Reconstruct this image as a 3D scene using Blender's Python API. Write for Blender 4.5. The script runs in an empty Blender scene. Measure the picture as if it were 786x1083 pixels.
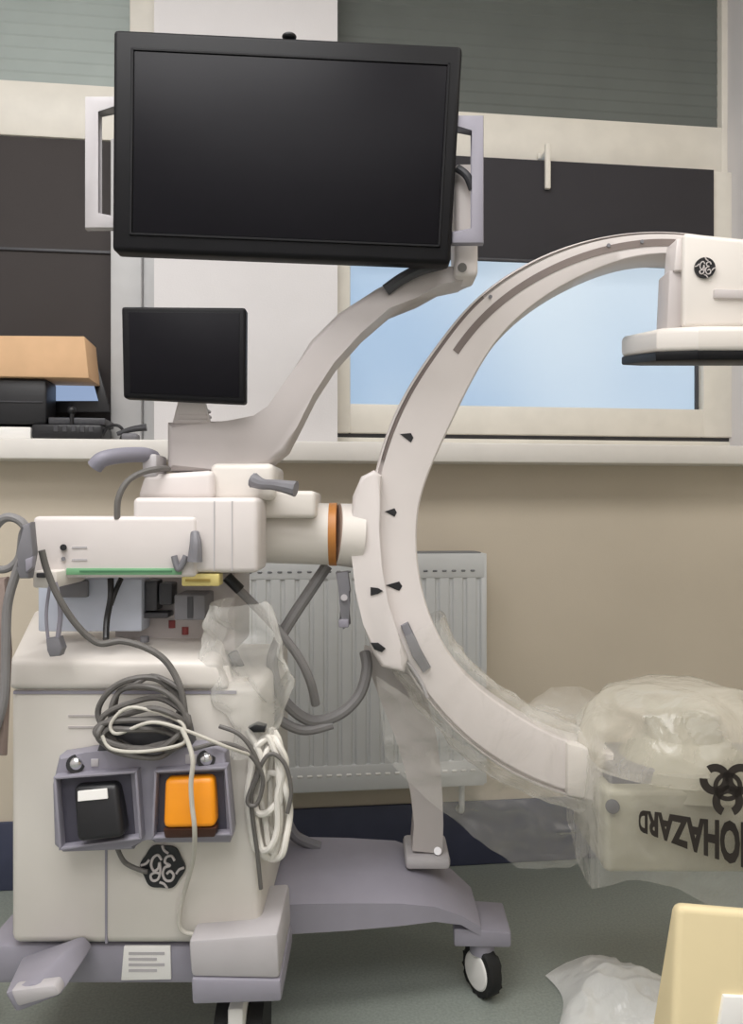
import bpy, bmesh, math, random
from mathutils import Vector, Matrix, noise
random.seed(7)
C = bpy.context.scene.collection
sc = bpy.context.scene
PI = math.pi

# ------------------------------------------------------------------ camera, sky, lights, exposure
YAW = math.radians(7.0)
FPX = 850.0
CAM = Vector((0, 0, 1.1))
cd = bpy.data.cameras.new('camera'); cam = bpy.data.objects.new('camera', cd); C.objects.link(cam)
cam.location = CAM; cam.rotation_euler = (PI/2, 0, -YAW)
cd.sensor_fit = 'AUTO'; cd.sensor_width = 36; cd.lens = 36*FPX/1083; cd.clip_start = .02
sc.camera = cam

w = bpy.data.worlds.new('sky'); sc.world = w; w.use_nodes = True
nt = w.node_tree; bg = nt.nodes['Background']
tc = nt.nodes.new('ShaderNodeTexCoord'); nz = nt.nodes.new('ShaderNodeTexNoise')
nz.inputs['Scale'].default_value = 2.2; nz.inputs['Detail'].default_value = 4
cr = nt.nodes.new('ShaderNodeValToRGB')
cr.color_ramp.elements[0].position = .40; cr.color_ramp.elements[0].color = (.42, .56, .74, 1)
cr.color_ramp.elements[1].position = .62; cr.color_ramp.elements[1].color = (.80, .87, .93, 1)
nt.links.new(tc.outputs['Generated'], nz.inputs['Vector']); nt.links.new(nz.outputs['Fac'], cr.inputs['Fac'])
nt.links.new(cr.outputs['Color'], bg.inputs['Color']); bg.inputs['Strength'].default_value = 1.1

def area(name, loc, sx, sy, power, col, rot=(0, 0, 0)):
    l = bpy.data.lights.new(name, 'AREA'); l.shape = 'RECTANGLE'; l.size = sx; l.size_y = sy
    l.energy = power; l.color = col
    o = bpy.data.objects.new(name, l); o.location = loc; o.rotation_euler = rot; C.objects.link(o)
    return o
area('ceiling_lamp_near', (-.6, .7, 3.14), 1.6, .9, 50, (1, .985, .975))
area('ceiling_lamp_side', (1.4, .9, 3.14), 1.2, .6, 16, (1, .96, .91))
area('ceiling_lamp_rear', (-.2, -1.0, 3.14), 3.0, 1.4, 56, (1, .985, .975))
vs = sc.view_settings
vs.view_transform = 'Standard'; vs.look = 'None'; vs.gamma = 1; vs.exposure = 0.0; vs.use_curve_mapping = False

# ------------------------------------------------------------------ frames and pixels
def M(px, py, d):
    "point of the machine's own frame (x right, y away, z up)"
    return Vector(((px-393)*d/FPX, d, 1.1-(py-541.5)*d/FPX))
def WP(px, py, Y):
    "point of the back wall's plane Y"
    u = (px-393)/FPX; v = (541.5-py)/FPX
    x = u*math.cos(YAW)+math.sin(YAW); y = -u*math.sin(YAW)+math.cos(YAW)
    t = Y/y
    return Vector((t*x, Y, 1.1+t*v))
RZ = Matrix.Rotation(-YAW, 3, 'Z')

# ------------------------------------------------------------------ materials
def lin(c):
    return tuple(((v/255)/12.92 if v/255 <= .04045 else ((v/255+.055)/1.055)**2.4) for v in c)
MATS = {}
def mat(name, rgb, rough=.5, metal=0, var=.06, scale=14, bump=0, bscale=80, spec=.5, coat=0):
    if name in MATS: return MATS[name]
    m = bpy.data.materials.new(name); m.use_nodes = True
    n = m.node_tree.nodes; L = m.node_tree.links; b = n['Principled BSDF']
    c = lin(rgb)
    b.inputs['Roughness'].default_value = rough; b.inputs['Metallic'].default_value = metal
    b.inputs['Specular IOR Level'].default_value = spec; b.inputs['Coat Weight'].default_value = coat
    t = n.new('ShaderNodeTexCoord'); z = n.new('ShaderNodeTexNoise'); z.inputs['Scale'].default_value = scale
    z.inputs['Detail'].default_value = 3
    r = n.new('ShaderNodeValToRGB')
    r.color_ramp.elements[0].position = .35; r.color_ramp.elements[1].position = .65
    r.color_ramp.elements[0].color = tuple(max(0, v*(1-var)) for v in c)+(1,)
    r.color_ramp.elements[1].color = tuple(min(1, v*(1+var)) for v in c)+(1,)
    L.new(t.outputs['Object'], z.inputs['Vector']); L.new(z.outputs['Fac'], r.inputs['Fac'])
    L.new(r.outputs['Color'], b.inputs['Base Color'])
    if bump:
        z2 = n.new('ShaderNodeTexNoise'); z2.inputs['Scale'].default_value = bscale
        bp = n.new('ShaderNodeBump'); bp.inputs['Strength'].default_value = bump; bp.inputs['Distance'].default_value = .01
        L.new(t.outputs['Object'], z2.inputs['Vector']); L.new(z2.outputs['Fac'], bp.inputs['Height'])
        L.new(bp.outputs['Normal'], b.inputs['Normal'])
    MATS[name] = m
    return m
def film(name, rgb, clear=.6, rough=.22, edge=.5):
    "thin clear plastic film: mostly see-through, whiter and glossier where it turns away"
    m = bpy.data.materials.new(name); m.use_nodes = True
    n = m.node_tree.nodes; L = m.node_tree.links; b = n['Principled BSDF']; out = n['Material Output']
    b.inputs['Base Color'].default_value = lin(rgb)+(1,); b.inputs['Roughness'].default_value = rough
    b.inputs['Specular IOR Level'].default_value = .7
    tc_ = n.new('ShaderNodeTexCoord'); zz = n.new('ShaderNodeTexNoise'); zz.inputs['Scale'].default_value = 11; zz.inputs['Detail'].default_value = 3
    zz.inputs['Distortion'].default_value = 1.2
    bp = n.new('ShaderNodeBump'); bp.inputs['Strength'].default_value = .45; bp.inputs['Distance'].default_value = .02
    L.new(tc_.outputs['Object'], zz.inputs['Vector']); L.new(zz.outputs['Fac'], bp.inputs['Height']); L.new(bp.outputs['Normal'], b.inputs['Normal'])
    tr = n.new('ShaderNodeBsdfTransparent'); mx = n.new('ShaderNodeMixShader')
    lw = n.new('ShaderNodeLayerWeight'); L.new(bp.outputs['Normal'], lw.inputs['Normal']); lw.inputs['Blend'].default_value = edge
    mp = n.new('ShaderNodeMapRange'); mp.inputs['To Min'].default_value = 1-clear; mp.inputs['To Max'].default_value = min(1, 1-clear+.45)
    L.new(lw.outputs['Facing'], mp.inputs['Value']); L.new(mp.outputs['Result'], mx.inputs['Fac'])
    L.new(tr.outputs[0], mx.inputs[1]); L.new(b.outputs[0], mx.inputs[2]); L.new(mx.outputs[0], out.inputs['Surface'])
    MATS[name] = m
    return m

white_wall = mat('white_wall_paint', (219, 216, 216), .75, var=.02, scale=3, bump=.05, bscale=220)
beige_wall = mat('beige_wall_paint', (203, 192, 174), .7, var=.03, scale=2.5, bump=.05, bscale=220)
frame_white = mat('window_frame_white', (224, 219, 208), .45, var=.03)
frame_grey = mat('window_frame_grey', (190, 190, 190), .45, var=.03)
sill_white = mat('sill_white', (226, 222, 216), .4, var=.02)
shell = mat('machine_shell_white', (219, 212, 209), .42, var=.02, scale=6)
shell2 = mat('machine_shell_warm', (224, 218, 211), .42, var=.02, scale=6)
cab = mat('cabinet_ivory', (214, 209, 201), .45, var=.025, scale=5)
arm_grey = mat('arm_warm_grey', (194, 187, 185), .45, var=.02, scale=6)
lav = mat('lavender_grey_plastic', (147, 144, 155), .5, var=.03)
lav_lt = mat('pale_lavender_plastic', (184, 180, 182), .5, var=.03)
midgrey = mat('mid_grey_plastic', (120, 119, 124), .5, var=.05)
hosegrey = mat('hose_grey', (128, 126, 126), .5, var=.05)
cordgrey = mat('cord_grey', (100, 97, 94), .5, var=.06)
cordpale = mat('cord_pale', (196, 192, 182), .5, var=.05)
cordwhite = mat('cord_white', (226, 222, 214), .5, var=.03)
taupe = mat('taupe_shade_grey', (124, 113, 108), .6, var=.05)  # grey of the arc's grooves with their shade mixed in
black = mat('black_plastic', (26, 26, 29), .4, var=.1)
blackr = mat('black_rubber', (24, 24, 24), .7, var=.1)
screenm = mat('dark_screen_glass', (17, 16, 21), .42, var=.03, spec=.12)
bezelm = mat('black_bezel', (15, 15, 18), .5, var=.1, spec=.2)
orange = mat('orange_plastic', (240, 150, 20), .35, var=.06)
copper = mat('orange_ring_plastic', (186, 122, 58), .45, var=.05)
green = mat('green_label', (120, 172, 130), .5, var=.05)
yellow = mat('yellow_label', (206, 190, 120), .5, var=.06)
paper = mat('white_label_paper', (236, 234, 230), .6, var=.02)
bluegrey = mat('blue_grey_panel', (196, 202, 216), .5, var=.04)
darkgrey = mat('dark_grey_plastic', (66, 66, 70), .5, var=.08)
red = mat('red_plastic', (150, 70, 70), .5, var=.08)
card = mat('brown_cardboard', (217, 178, 138), .8, var=.06, scale=9)
cream = mat('cream_cardboard', (232, 215, 172), .75, var=.02, scale=5)
navy = mat('navy_vinyl', (62, 66, 88), .45, var=.06)
rad = mat('radiator_enamel', (204, 206, 206), .4, var=.015)
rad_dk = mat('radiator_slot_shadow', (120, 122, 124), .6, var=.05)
brown_blind = mat('dark_brown_blind', (58, 53, 52), .8, var=.05, scale=4)
char_blind = mat('charcoal_blind', (48, 46, 50), .8, var=.05, scale=4)
chrome = mat('bright_metal', (220, 220, 222), .2, 1, var=.02)
tank = mat('tank_khaki', (166, 162, 144), .55, var=.04, scale=8)
blind_l = mat('pale_green_grey_blind', (163, 172, 168), .6, var=.04, scale=5)
blind_r = mat('dark_green_grey_blind', (96, 101, 97), .6, var=.05, scale=5)
film_clear = film('clear_plastic_film', (236, 233, 224), .90, .14)
film_milky = film('milky_plastic_film', (228, 222, 206), .70, .16)
film_floor = film('white_bag_film', (240, 240, 236), .35, .3)
film_bag = film('crumpled_bag_film', (236, 235, 230), .80, .16)
ink = mat('dark_print_ink', (42, 36, 32), .6, var=.1)

# floor: speckled grey-green vinyl
fm = mat('speckled_vinyl_floor', (142, 149, 142), .38, var=.10, scale=160)

# frosted window film
def frosted():
    m = bpy.data.materials.new('frosted_glass'); m.use_nodes = True
    n = m.node_tree.nodes; L = m.node_tree.links; out = n['Material Output']; b = n['Principled BSDF']
    rf = n.new('ShaderNodeBsdfRefraction'); rf.inputs['Roughness'].default_value = .3; rf.inputs['IOR'].default_value = 1.15
    rf.inputs['Color'].default_value = (.95, .98, 1, 1)
    b.inputs['Base Color'].default_value = lin((205, 215, 225))+(1,); b.inputs['Roughness'].default_value = .3
    mx = n.new('ShaderNodeMixShader'); mx.inputs['Fac'].default_value = .15
    L.new(rf.outputs[0], mx.inputs[1]); L.new(b.outputs[0], mx.inputs[2]); L.new(mx.outputs[0], out.inputs['Surface'])
    return m
frost = frosted()

# ------------------------------------------------------------------ object helpers
ORG = {}
def thing(name, label, cat, origin, frame='M', group=None):
    o = bpy.data.objects.new(name, None); C.objects.link(o); o.empty_display_size = .1
    origin = Vector(origin)
    if frame == 'M':
        o.location = RZ @ origin; o.rotation_euler = (0, 0, -YAW)
    else:
        o.location = origin
    o['label'] = label; o['category'] = cat
    if group: o['group'] = group
    ORG[o.name] = origin
    return o
def finish(name, bm, m, smooth=35):
    bmesh.ops.recalc_face_normals(bm, faces=bm.faces)
    me = bpy.data.meshes.new(name); bm.to_mesh(me); bm.free()
    me.materials.append(m)
    for p in me.polygons: p.use_smooth = True
    me.set_sharp_from_angle(angle=math.radians(smooth))
    return me
def obj(name, bm, m, parent=None, origin=None, frame='M', smooth=35):
    "one mesh object; bm is in frame coordinates"
    org = ORG[parent.name] if parent else Vector(origin if origin is not None else (0, 0, 0))
    bmesh.ops.translate(bm, verts=bm.verts, vec=-org)
    o = bpy.data.objects.new(name, finish(name, bm, m, smooth)); C.objects.link(o)
    if parent:
        o.parent = parent; ORG[o.name] = org
    elif frame == 'M':
        o.location = RZ @ org; o.rotation_euler = (0, 0, -YAW); ORG[o.name] = org
    else:
        o.location = org; ORG[o.name] = org
    return o
def tag(o, label, cat, group=None):
    o['label'] = label; o['category'] = cat
    if group: o['group'] = group
    return o
def struct(o): o['kind'] = 'structure'; return o
def B(): return bmesh.new()

def hexa(bm, f4, b4, bev=0, seg=2):
    "box from four front corners and four back corners (same order)"
    vs_ = [bm.verts.new(p) for p in list(f4)+list(b4)]
    fs = [(0, 1, 2, 3), (7, 6, 5, 4)]+[(i, i+4, (i+1) % 4+4, (i+1) % 4) for i in range(4)]
    nf = [bm.faces.new([vs_[i] for i in f]) for f in fs]
    if bev:
        es = list({e for f in nf for e in f.edges})
        bmesh.ops.bevel(bm, geom=es, offset=bev, segments=seg, profile=.5, affect='EDGES', clamp_overlap=True)
    return bm
def box(bm, x0, x1, y0, y1, z0, z1, bev=0, seg=2):
    f = [Vector((x0, y0, z1)), Vector((x1, y0, z1)), Vector((x1, y0, z0)), Vector((x0, y0, z0))]
    return hexa(bm, f, [p+Vector((0, y1-y0, 0)) for p in f], bev, seg)
def pbox(bm, px0, px1, py0, py1, d0, d1, bev=0, seg=2):
    "box whose front face fills the pixel box at depth d0, reaching straight back to d1"
    a = M(px0, py0, d0); c = M(px1, py1, d0)
    return box(bm, a.x, c.x, d0, d1, c.z, a.z, bev, seg)
def quadbox(bm, pts, thick, bev=0, seg=2):
    return hexa(bm, pts, [Vector(p)+Vector((0, thick, 0)) for p in pts], bev, seg)
def prism(bm, pts, vec, bev=0, seg=2):
    vec = Vector(vec)
    a = [bm.verts.new(p) for p in pts]; b = [bm.verts.new(Vector(p)+vec) for p in pts]
    n = len(pts)
    fs = [bm.faces.new(a), bm.faces.new(list(reversed(b)))]
    for i in range(n): fs.append(bm.faces.new((a[i], b[i], b[(i+1) % n], a[(i+1) % n])))
    if bev:
        es = list({e for f in fs[:2] for e in f.edges})
        bmesh.ops.bevel(bm, geom=es, offset=bev, segments=seg, profile=.5, affect='EDGES', clamp_overlap=True)
    return bm
def pprism(bm, pix, d0, d1, bev=0, seg=2):
    return prism(bm, [M(x, y, d0) for x, y in pix], (0, d1-d0, 0), bev, seg)
def cyl(bm, p, q, r0, r1=None, n=28, bev=0):
    p = Vector(p); q = Vector(q); r1 = r0 if r1 is None else r1
    ax = (q-p).normalized(); u = ax.orthogonal().normalized(); v = ax.cross(u)
    A = [bm.verts.new(p+r0*(u*math.cos(2*PI*i/n)+v*math.sin(2*PI*i/n))) for i in range(n)]
    D = [bm.verts.new(q+r1*(u*math.cos(2*PI*i/n)+v*math.sin(2*PI*i/n))) for i in range(n)]
    f1 = bm.faces.new(A); f2 = bm.faces.new(list(reversed(D)))
    for i in range(n): bm.faces.new((A[i], D[i], D[(i+1) % n], A[(i+1) % n]))
    if bev: bmesh.ops.bevel(bm, geom=list(f1.edges)+list(f2.edges), offset=bev, segments=2, profile=.5, affect='EDGES', clamp_overlap=True)
    return bm
def spline(pts, sub=8, closed=False):
    P = [Vector(p) for p in pts]; n = len(P); out = []
    rng = range(n) if closed else range(n-1)
    for i in rng:
        if closed: a, b, c, d = P[i-1], P[i], P[(i+1) % n], P[(i+2) % n]
        else: a, b, c, d = P[max(i-1, 0)], P[i], P[i+1], P[min(i+2, n-1)]
        for k in range(sub):
            t = k/sub
            out.append(.5*((2*b)+(c-a)*t+(2*a-5*b+4*c-d)*t*t+(3*b-a-3*c+d)*t**3))
    if not closed: out.append(P[-1])
    return out
def tube(bm, pts, r, n=10, sub=8, closed=False, taper=None):
    P = spline(pts, sub, closed) if sub else [Vector(p) for p in pts]
    m_ = len(P); rings = []; nrm = None
    for i, p in enumerate(P):
        if closed: t = (P[(i+1) % m_]-P[i-1])
        else: t = P[min(i+1, m_-1)]-P[max(i-1, 0)]
        if t.length < 1e-9: t = Vector((0, 0, 1))
        t.normalize()
        if nrm is None: nrm = t.orthogonal().normalized()
        else:
            nrm = nrm-t*nrm.dot(t)
            nrm = nrm.normalized() if nrm.length > 1e-6 else t.orthogonal().normalized()
        bn = t.cross(nrm); rr = r if taper is None else r*taper(i/max(1, m_-1))
        rings.append([bm.verts.new(p+rr*(nrm*math.cos(2*PI*k/n)+bn*math.sin(2*PI*k/n))) for k in range(n)])
    R = m_ if closed else m_-1
    for i in range(R):
        a = rings[i]; b = rings[(i+1) % m_]
        for k in range(n): bm.faces.new((a[k], b[k], b[(k+1) % n], a[(k+1) % n]))
    if not closed:
        bm.faces.new(rings[0]); bm.faces.new(list(reversed(rings[-1])))
    return bm
def ptube(bm, pts, r, **k):
    return tube(bm, [M(*p) for p in pts], r, **k)
def ball(bm, c, r, sx=1, sy=1, sz=1, seg=20):
    mt = Matrix.Translation(Vector(c)) @ Matrix.Diagonal((r*sx, r*sy, r*sz, 1))
    bmesh.ops.create_uvsphere(bm, u_segments=seg, v_segments=seg//2, radius=1, matrix=mt)
    return bm
def grid(bm, fn, nu, nv):
    "surface of fn(u, v)"
    V = [[bm.verts.new(fn(i/nu, j/nv)) for j in range(nv+1)] for i in range(nu+1)]
    for i in range(nu):
        for j in range(nv):
            bm.faces.new((V[i][j], V[i+1][j], V[i+1][j+1], V[i][j+1]))
    return bm
def lerp(tab, x):
    if x <= tab[0][0]: return tab[0][1]
    for (a, va), (b, vb) in zip(tab, tab[1:]):
        if x <= b:
            t = (x-a)/(b-a); t = t*t*(3-2*t) if len(tab) > 2 else t
            return va+(vb-va)*t
    return tab[-1][1]
def wr(p, s, seed=0):
    "folds: ridged noise"
    v = Vector(p)*s+Vector((seed*3.1, seed*1.7, seed))
    return 1-2*abs(noise.noise(v))+.4*(1-2*abs(noise.noise(v*2.3)))

# ================================================================== THE ROOM
YW = 2.454; YF = 2.55
X0, X1, Y0, H = -2.3, 2.6, -2.0, 3.2
b = B(); box(b, X0, X1, Y0, YW+.3, -.05, 0); struct(obj('floor', b, fm, frame='W'))
b = B(); box(b, X0, X1, Y0, YW+.3, H, H+.05); struct(obj('ceiling', b, white_wall, frame='W'))
b = B(); box(b, X0-.05, X0, Y0, YW+.3, 0, H); struct(obj('wall_left', b, white_wall, frame='W'))
b = B(); box(b, X1, X1+.05, Y0, YW+.3, 0, H); struct(obj('wall_right', b, beige_wall, frame='W'))
b = B(); box(b, X0, X1, Y0-.05, Y0, 0, H); struct(obj('wall_front', b, white_wall, frame='W'))

# window openings on the wall plane
sill_z = WP(560, 469, YW-.11).z
wl0, wl1 = -1.75, WP(163, 300, YW).x
wr0, wr1 = WP(357, 300, YW).x, WP(787, 300, YW).x
wtop = 2.98
b = B()
xs = [X0, wl0, wl1, wr0, wr1, X1]; zs = [0, sill_z-.03, wtop, H]
xs_ = xs
for i in range(5):
    for j in range(3):
        if j == 1 and i in (1, 3): continue
        box(b, xs[i], xs[i+1], YW, YW+.18, zs[j], zs[j+1])
bmesh.ops.remove_doubles(b, verts=b.verts, dist=1e-5)
wallo = struct(obj('wall_back', b, white_wall, frame='W'))
# beige paint below the sill
wallo.data.materials.append(beige_wall)
for p in wallo.data.polygons:
    if p.center.z < sill_z-.02: p.material_index = 1
b = B(); box(b, X0, X1, YW-.012, YW, 0, .2, .006); struct(obj('baseboard_back', b, navy, frame='W'))
b = B(); box(b, X0, X1, YW-.11, YF+.06, sill_z-.058, sill_z, .006); struct(obj('trim_1', b, sill_white, frame='W'))

def wbox(bm, px0, px1, py0, py1, Y, t, bev=.004, px_at=None):
    "box on the window plane through pixel corners; horizontal edges at true height"
    a = WP(px0, py0, Y); c = WP(px1, py1, Y)
    return box(bm, a.x, c.x, Y, Y+t, c.z, a.z, bev)
def zat(px, py, Y=YF): return WP(px, py, Y).z
def xat(px, Y=YF): return WP(px, 300, Y).x

# ---- right window (window_1): fixed pane above with blind, tilting sash below
tr_t, tr_b = zat(600, 124), zat(600, 175)
w1 = bpy.data.objects.new('window_1', None); C.objects.link(w1); w1.location = (0, 0, 0); struct(w1); ORG['window_1'] = Vector((0, 0, 0))
L_, R_ = wr0-.02, wr1+.03
b = B()
box(b, L_+.015, R_-.045, YF+.002, YF+.07, tr_b, tr_t, .005)
box(b, R_-.05, R_, YF, YF+.07, sill_z, wtop, .005)
box(b, L_, L_+.02, YF, YF+.07, sill_z, wtop, .005)
box(b, L_+.015, R_-.045, YF+.002, YF+.07, wtop-.04, wtop+.02, .005)
box(b, L_, R_, YF-.012, YF+.07, sill_z, zat(560, 465), .003)
obj('frame', b, frame_white, w1, smooth=30)
# sash
sl, sr = xat(352), xat(771); sb, st = zat(560, 461), tr_b-.002
gl, gr, gb = xat(370), xat(740), zat(560, 431)
b = B()
ys = YF-.025
box(b, sl, gl, ys, YF+.03, sb, st, .006)
box(b, gr, sr, ys, YF+.03, sb, st, .006)
box(b, gl-.003, gr+.003, ys, YF+.03, sb, gb, .006)
obj('sash', b, frame_white, w1, smooth=30)
b = B(); box(b, sl+.004, sr-.004, YF-.008, YF, zat(560, 466), zat(560, 460)); obj('gap_shade_strip', b, darkgrey, w1)  # dark strip stands for the shadow gap between frame and sill
b = B(); box(b, gl-.01, gr+.01, YF+.012, YF+.016, gb-.01, st); obj('frosted_pane', b, frost, w1)
b = B(); box(b, gr-.012, gr-.003, YF+.002, YF+.012, gb+.002, st); obj('seal', b, darkgrey, w1)
b = B(); box(b, L_+.02, R_-.05, YF+.045, YF+.05, tr_t, wtop-.04); obj('upper_pane', b, frost, w1)
b = B(); p0 = WP(577, 163, YF-.03)
box(b, p0.x-.018, p0.x+.02, YF-.012, YF, p0.z-.008, p0.z+.012, .004)
cyl(b, (p0.x, YF, p0.z), (p0.x, YF-.045, p0.z), .009)
q = WP(578, 200, YF-.05); q2 = WP(576, 152, YF-.05)
box(b, p0.x-.009, p0.x+.009, YF-.058, YF-.042, q.z, q2.z, .004)
h = obj('window_handle', b, frame_white, w1)

# slatted blind helper: overlapping slats on a zigzag profile, one mesh surface
def blind_surface(bm, x0, x1, z0, z1, Y, pitch, dep):
    n = int((z1-z0)/pitch)
    prof = []
    for i in range(n):
        z = z1-i*(z1-z0)/n
        prof += [(Y, z), (Y-dep, z-(z1-z0)/n*.85)]
    prof.append((Y, z0))
    back = [(Y+.012, z0), (Y+.012, z1)]
    ring = prof+back
    a = [bm.verts.new((x0, y, z)) for y, z in ring]; c = [bm.verts.new((x1, y, z)) for y, z in ring]
    m_ = len(ring)
    for i in range(m_): bm.faces.new((a[i], c[i], c[(i+1) % m_], a[(i+1) % m_]))
    bm.faces.new(a); bm.faces.new(list(reversed(c)))
    return bm
xr = xat(776)
t = thing('roller_shutter', 'dark grey-green slatted shutter behind upper right window pane', 'blind', (xat(560), YF+.03, tr_t), 'W')
b = B(); blind_surface(b, L_+.021, xr-.004, tr_t+.001, wtop-.045, YF+.03, .036, .002); obj('slats', b, blind_r, t, smooth=20)
b = B(); box(b, xr-.012, xr, YF+.004, YF+.03, tr_t+.001, wtop-.045, .002); obj('guide_rail', b, black, t)
# pale sticker at its top
# charcoal roller blind over the upper half of the lower sash
yb = YF-.045
t = thing('roller_blind', 'charcoal fabric blind covering top half of lower right window', 'blind', (xat(620), yb, zat(620, 276)), 'W')
b = B(); box(b, gl-.004, xat(756, yb), yb+.004, yb+.008, zat(620, 277, yb), st-.004, .001); obj('fabric', b, char_blind, t)
b = B(); cyl(b, (gl-.004, yb+.006, zat(620, 278, yb)), (xat(739, yb), yb+.006, zat(620, 278, yb)), .006, n=14); obj('bottom_bar', b, darkgrey, t)

# ---- left window (window_2)
w2 = bpy.data.objects.new('window_2', None); C.objects.link(w2); struct(w2); ORG['window_2'] = Vector((0, 0, 0))
lt, lb = zat(60, 87), zat(60, 145)
L2, R2 = wl0-.02, wl1+.03
xu, xl = xat(137), xat(118)
b = B()
box(b, L2, R2, YF+.002, YF+.07, lb, lt, .005)
box(b, xu, R2, YF, YF+.07, lt-.004, wtop, .005)
box(b, L2, R2, YF+.004, YF+.07, wtop-.04, wtop+.02, .005)
obj('frame', b, frame_white, w2, smooth=30)
b = B()
box(b, xl, xat(151), YF-.02, YF+.05, sill_z+.004, lb-.002, .006)
obj('sash', b, frame_grey, w2, smooth=30)
b = B(); box(b, xat(151), R2, YF, YF+.07, sill_z, lb+.002, .005); obj('jamb', b, frame_grey, w2)
b = B(); box(b, L2, xu+.01, YF+.05, YF+.054, lt, wtop); obj('upper_pane', b, frost, w2)
b = B(); box(b, L2, xl+.01, YF+.04, YF+.044, sill_z, lb); obj('lower_pane', b, frost, w2)
t = thing('roller_shutter', 'pale green-grey slatted shutter behind upper left window pane', 'blind', (xat(40), YF+.03, lt), 'W')
b = B(); blind_surface(b, wl0+.012, xu-.001, lt+.001, wtop-.045, YF+.03, .036, .002); obj('slats', b, blind_l, t, smooth=20)
t = thing('roller_blind', 'dark brown blind filling the lower left window behind the boxes', 'blind', (xat(40), YF+.01, sill_z), 'W')
b = B(); box(b, L2, xl-.001, YF+.008, YF+.013, sill_z+.001, lb-.001, .001); obj('fabric', b, brown_blind, t)
b = B(); box(b, xat(-30), xl-.002, YF+.002, YF+.009, zat(60, 266), zat(60, 263), .001); obj('fold_seam', b, darkgrey, t)

# ---- radiator
yr = YW-.118
rx0, rx1 = WP(236, 700, yr).x, WP(513, 700, yr).x
rz0, rz1 = WP(440, 834, yr).z, WP(470, 584, yr).z
t = thing('radiator', 'white panel radiator with vertical flutes on the beige wall', 'radiator', ((rx0+rx1)/2, yr, rz0), 'W')
n = 18; b = B()
front = []
for i in range(n):
    x = rx0+.012+(rx1-rx0-.024)*i/n; dx = (rx1-rx0-.024)/n
    front += [(x, yr), (x+dx*.62, yr), (x+dx*.72, yr+.005), (x+dx*.90, yr+.005)]
front += [(rx1-.012, yr)]
ring = front+[(rx1-.012, yr+.018), (rx0+.012, yr+.018)]
za, zb = rz0+.075, rz1-.075
a = [b.verts.new((x, y, za)) for x, y in ring]; c = [b.verts.new((x, y, zb)) for x, y in ring]
for i in range(len(ring)): b.faces.new((a[i], a[(i+1) % len(ring)], c[(i+1) % len(ring)], c[i]))
b.faces.new(a); b.faces.new(c)
obj('fluted_panel', b, rad, t, smooth=25)
b = B(); box(b, rx0, rx1, yr-.002, yr+.02, rz0, rz0+.078, .006); obj('header_band', b, rad, t)
b = B(); box(b, rx0, rx1, yr-.002, yr+.02, rz1-.078, rz1-.004, .006); obj('header_band', b, rad, t)
b = B(); box(b, rx0-.004, rx0+.012, yr, yr+.09, rz0+.006, rz1-.004, .003); obj('side_panel', b, rad, t)
b = B(); box(b, rx1-.012, rx1+.006, yr, yr+.09, rz0+.006, rz1-.004, .003); obj('side_panel', b, rad, t)
b = B(); box(b, rx0, rx1, yr+.07, yr+.1, rz0+.01, rz1-.01, .004); obj('back_panel', b, rad, t)
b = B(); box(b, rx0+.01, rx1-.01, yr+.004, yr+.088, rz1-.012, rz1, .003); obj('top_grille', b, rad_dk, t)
slot_t, slot_b = B(), B()
k = 0; x = rx0+.04
while x < rx1-.03:
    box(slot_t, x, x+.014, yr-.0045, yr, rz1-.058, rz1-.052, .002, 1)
    box(slot_b, x, x+.016, yr-.0045, yr, rz0+.045, rz0+.052, .002, 1)
    x += .0285
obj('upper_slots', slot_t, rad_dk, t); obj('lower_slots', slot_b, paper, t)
for xx in (rx0+.06, rx1-.06):
    b = B(); tube(b, [(xx, yr+.045, rz0+.01), (xx, yr+.045, rz0-.05), (xx, yr+.05, rz0-.09), (xx, yr+.094, rz0-.1)], .009); obj('pipe', b, rad, t)

# ---- things on the left end of the sill
def wfront(px0, px1, py0, py1, Y0_, Y1_, bm, bev=.004):
    a = WP(px0, py0, Y0_); c = WP(px1, py1, Y0_)
    return box(bm, a.x, c.x, Y0_, Y1_, c.z, a.z, bev)
SY = YW-.10
dz = sill_z
a = WP(33, 448, SY+.01); c = WP(108, 473, SY+.01)
dock_top = a.z
t = thing('docking_station', 'flat black equipment box lying on the left window sill', 'equipment box', ((a.x+c.x)/2, SY+.08, dz), 'W')
b = B(); box(b, a.x, c.x, SY+.01, SY+.15, dz, dock_top, .008); obj('case', b, black, t)
b = B()
for k in range(5): box(b, a.x+.06+k*.024, a.x+.074+k*.024, SY+.007, SY+.012, dz+.02, dz+.038, .002, 1)
obj('front_sockets', b, darkgrey, t)
b = B(); ball(b, WP(76, 434, SY+.02)+Vector((0, 0, 0)), .013, 1, .9, .9); cyl(b, WP(76, 434, SY+.02), Vector((WP(76, 434, SY+.02).x, SY+.02, dock_top)), .006); obj('knob', b, black, t)
b = B(); box(b, WP(-70, 0, SY).x, WP(31, 0, SY).x, SY+.012, SY+.14, dz, WP(20, 451, SY).z, .003)
pst = tag(obj('paper_stack', b, paper, origin=(WP(-20, 0, SY).x, SY+.07, dz), frame='W'), 'white paper stack under the black case on left sill', 'paper')
ptop = max(dock_top, WP(20, 451, SY).z)
# black case
a = WP(-65, 398, SY+.02); c = WP(49, 450, SY+.02)
t = thing('equipment_case', 'black case under the brown cardboard box on left sill', 'case', ((a.x+c.x)/2, SY+.08, ptop), 'W')
b = B(); box(b, a.x, c.x, SY+.02, SY+.13, ptop, a.z, .008); obj('body', b, black, t)
b = B(); box(b, a.x+.01, c.x-.01, SY+.016, SY+.021, ptop+.06, ptop+.064, .001, 1); obj('lid_seam', b, darkgrey, t)
case_top = a.z
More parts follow.
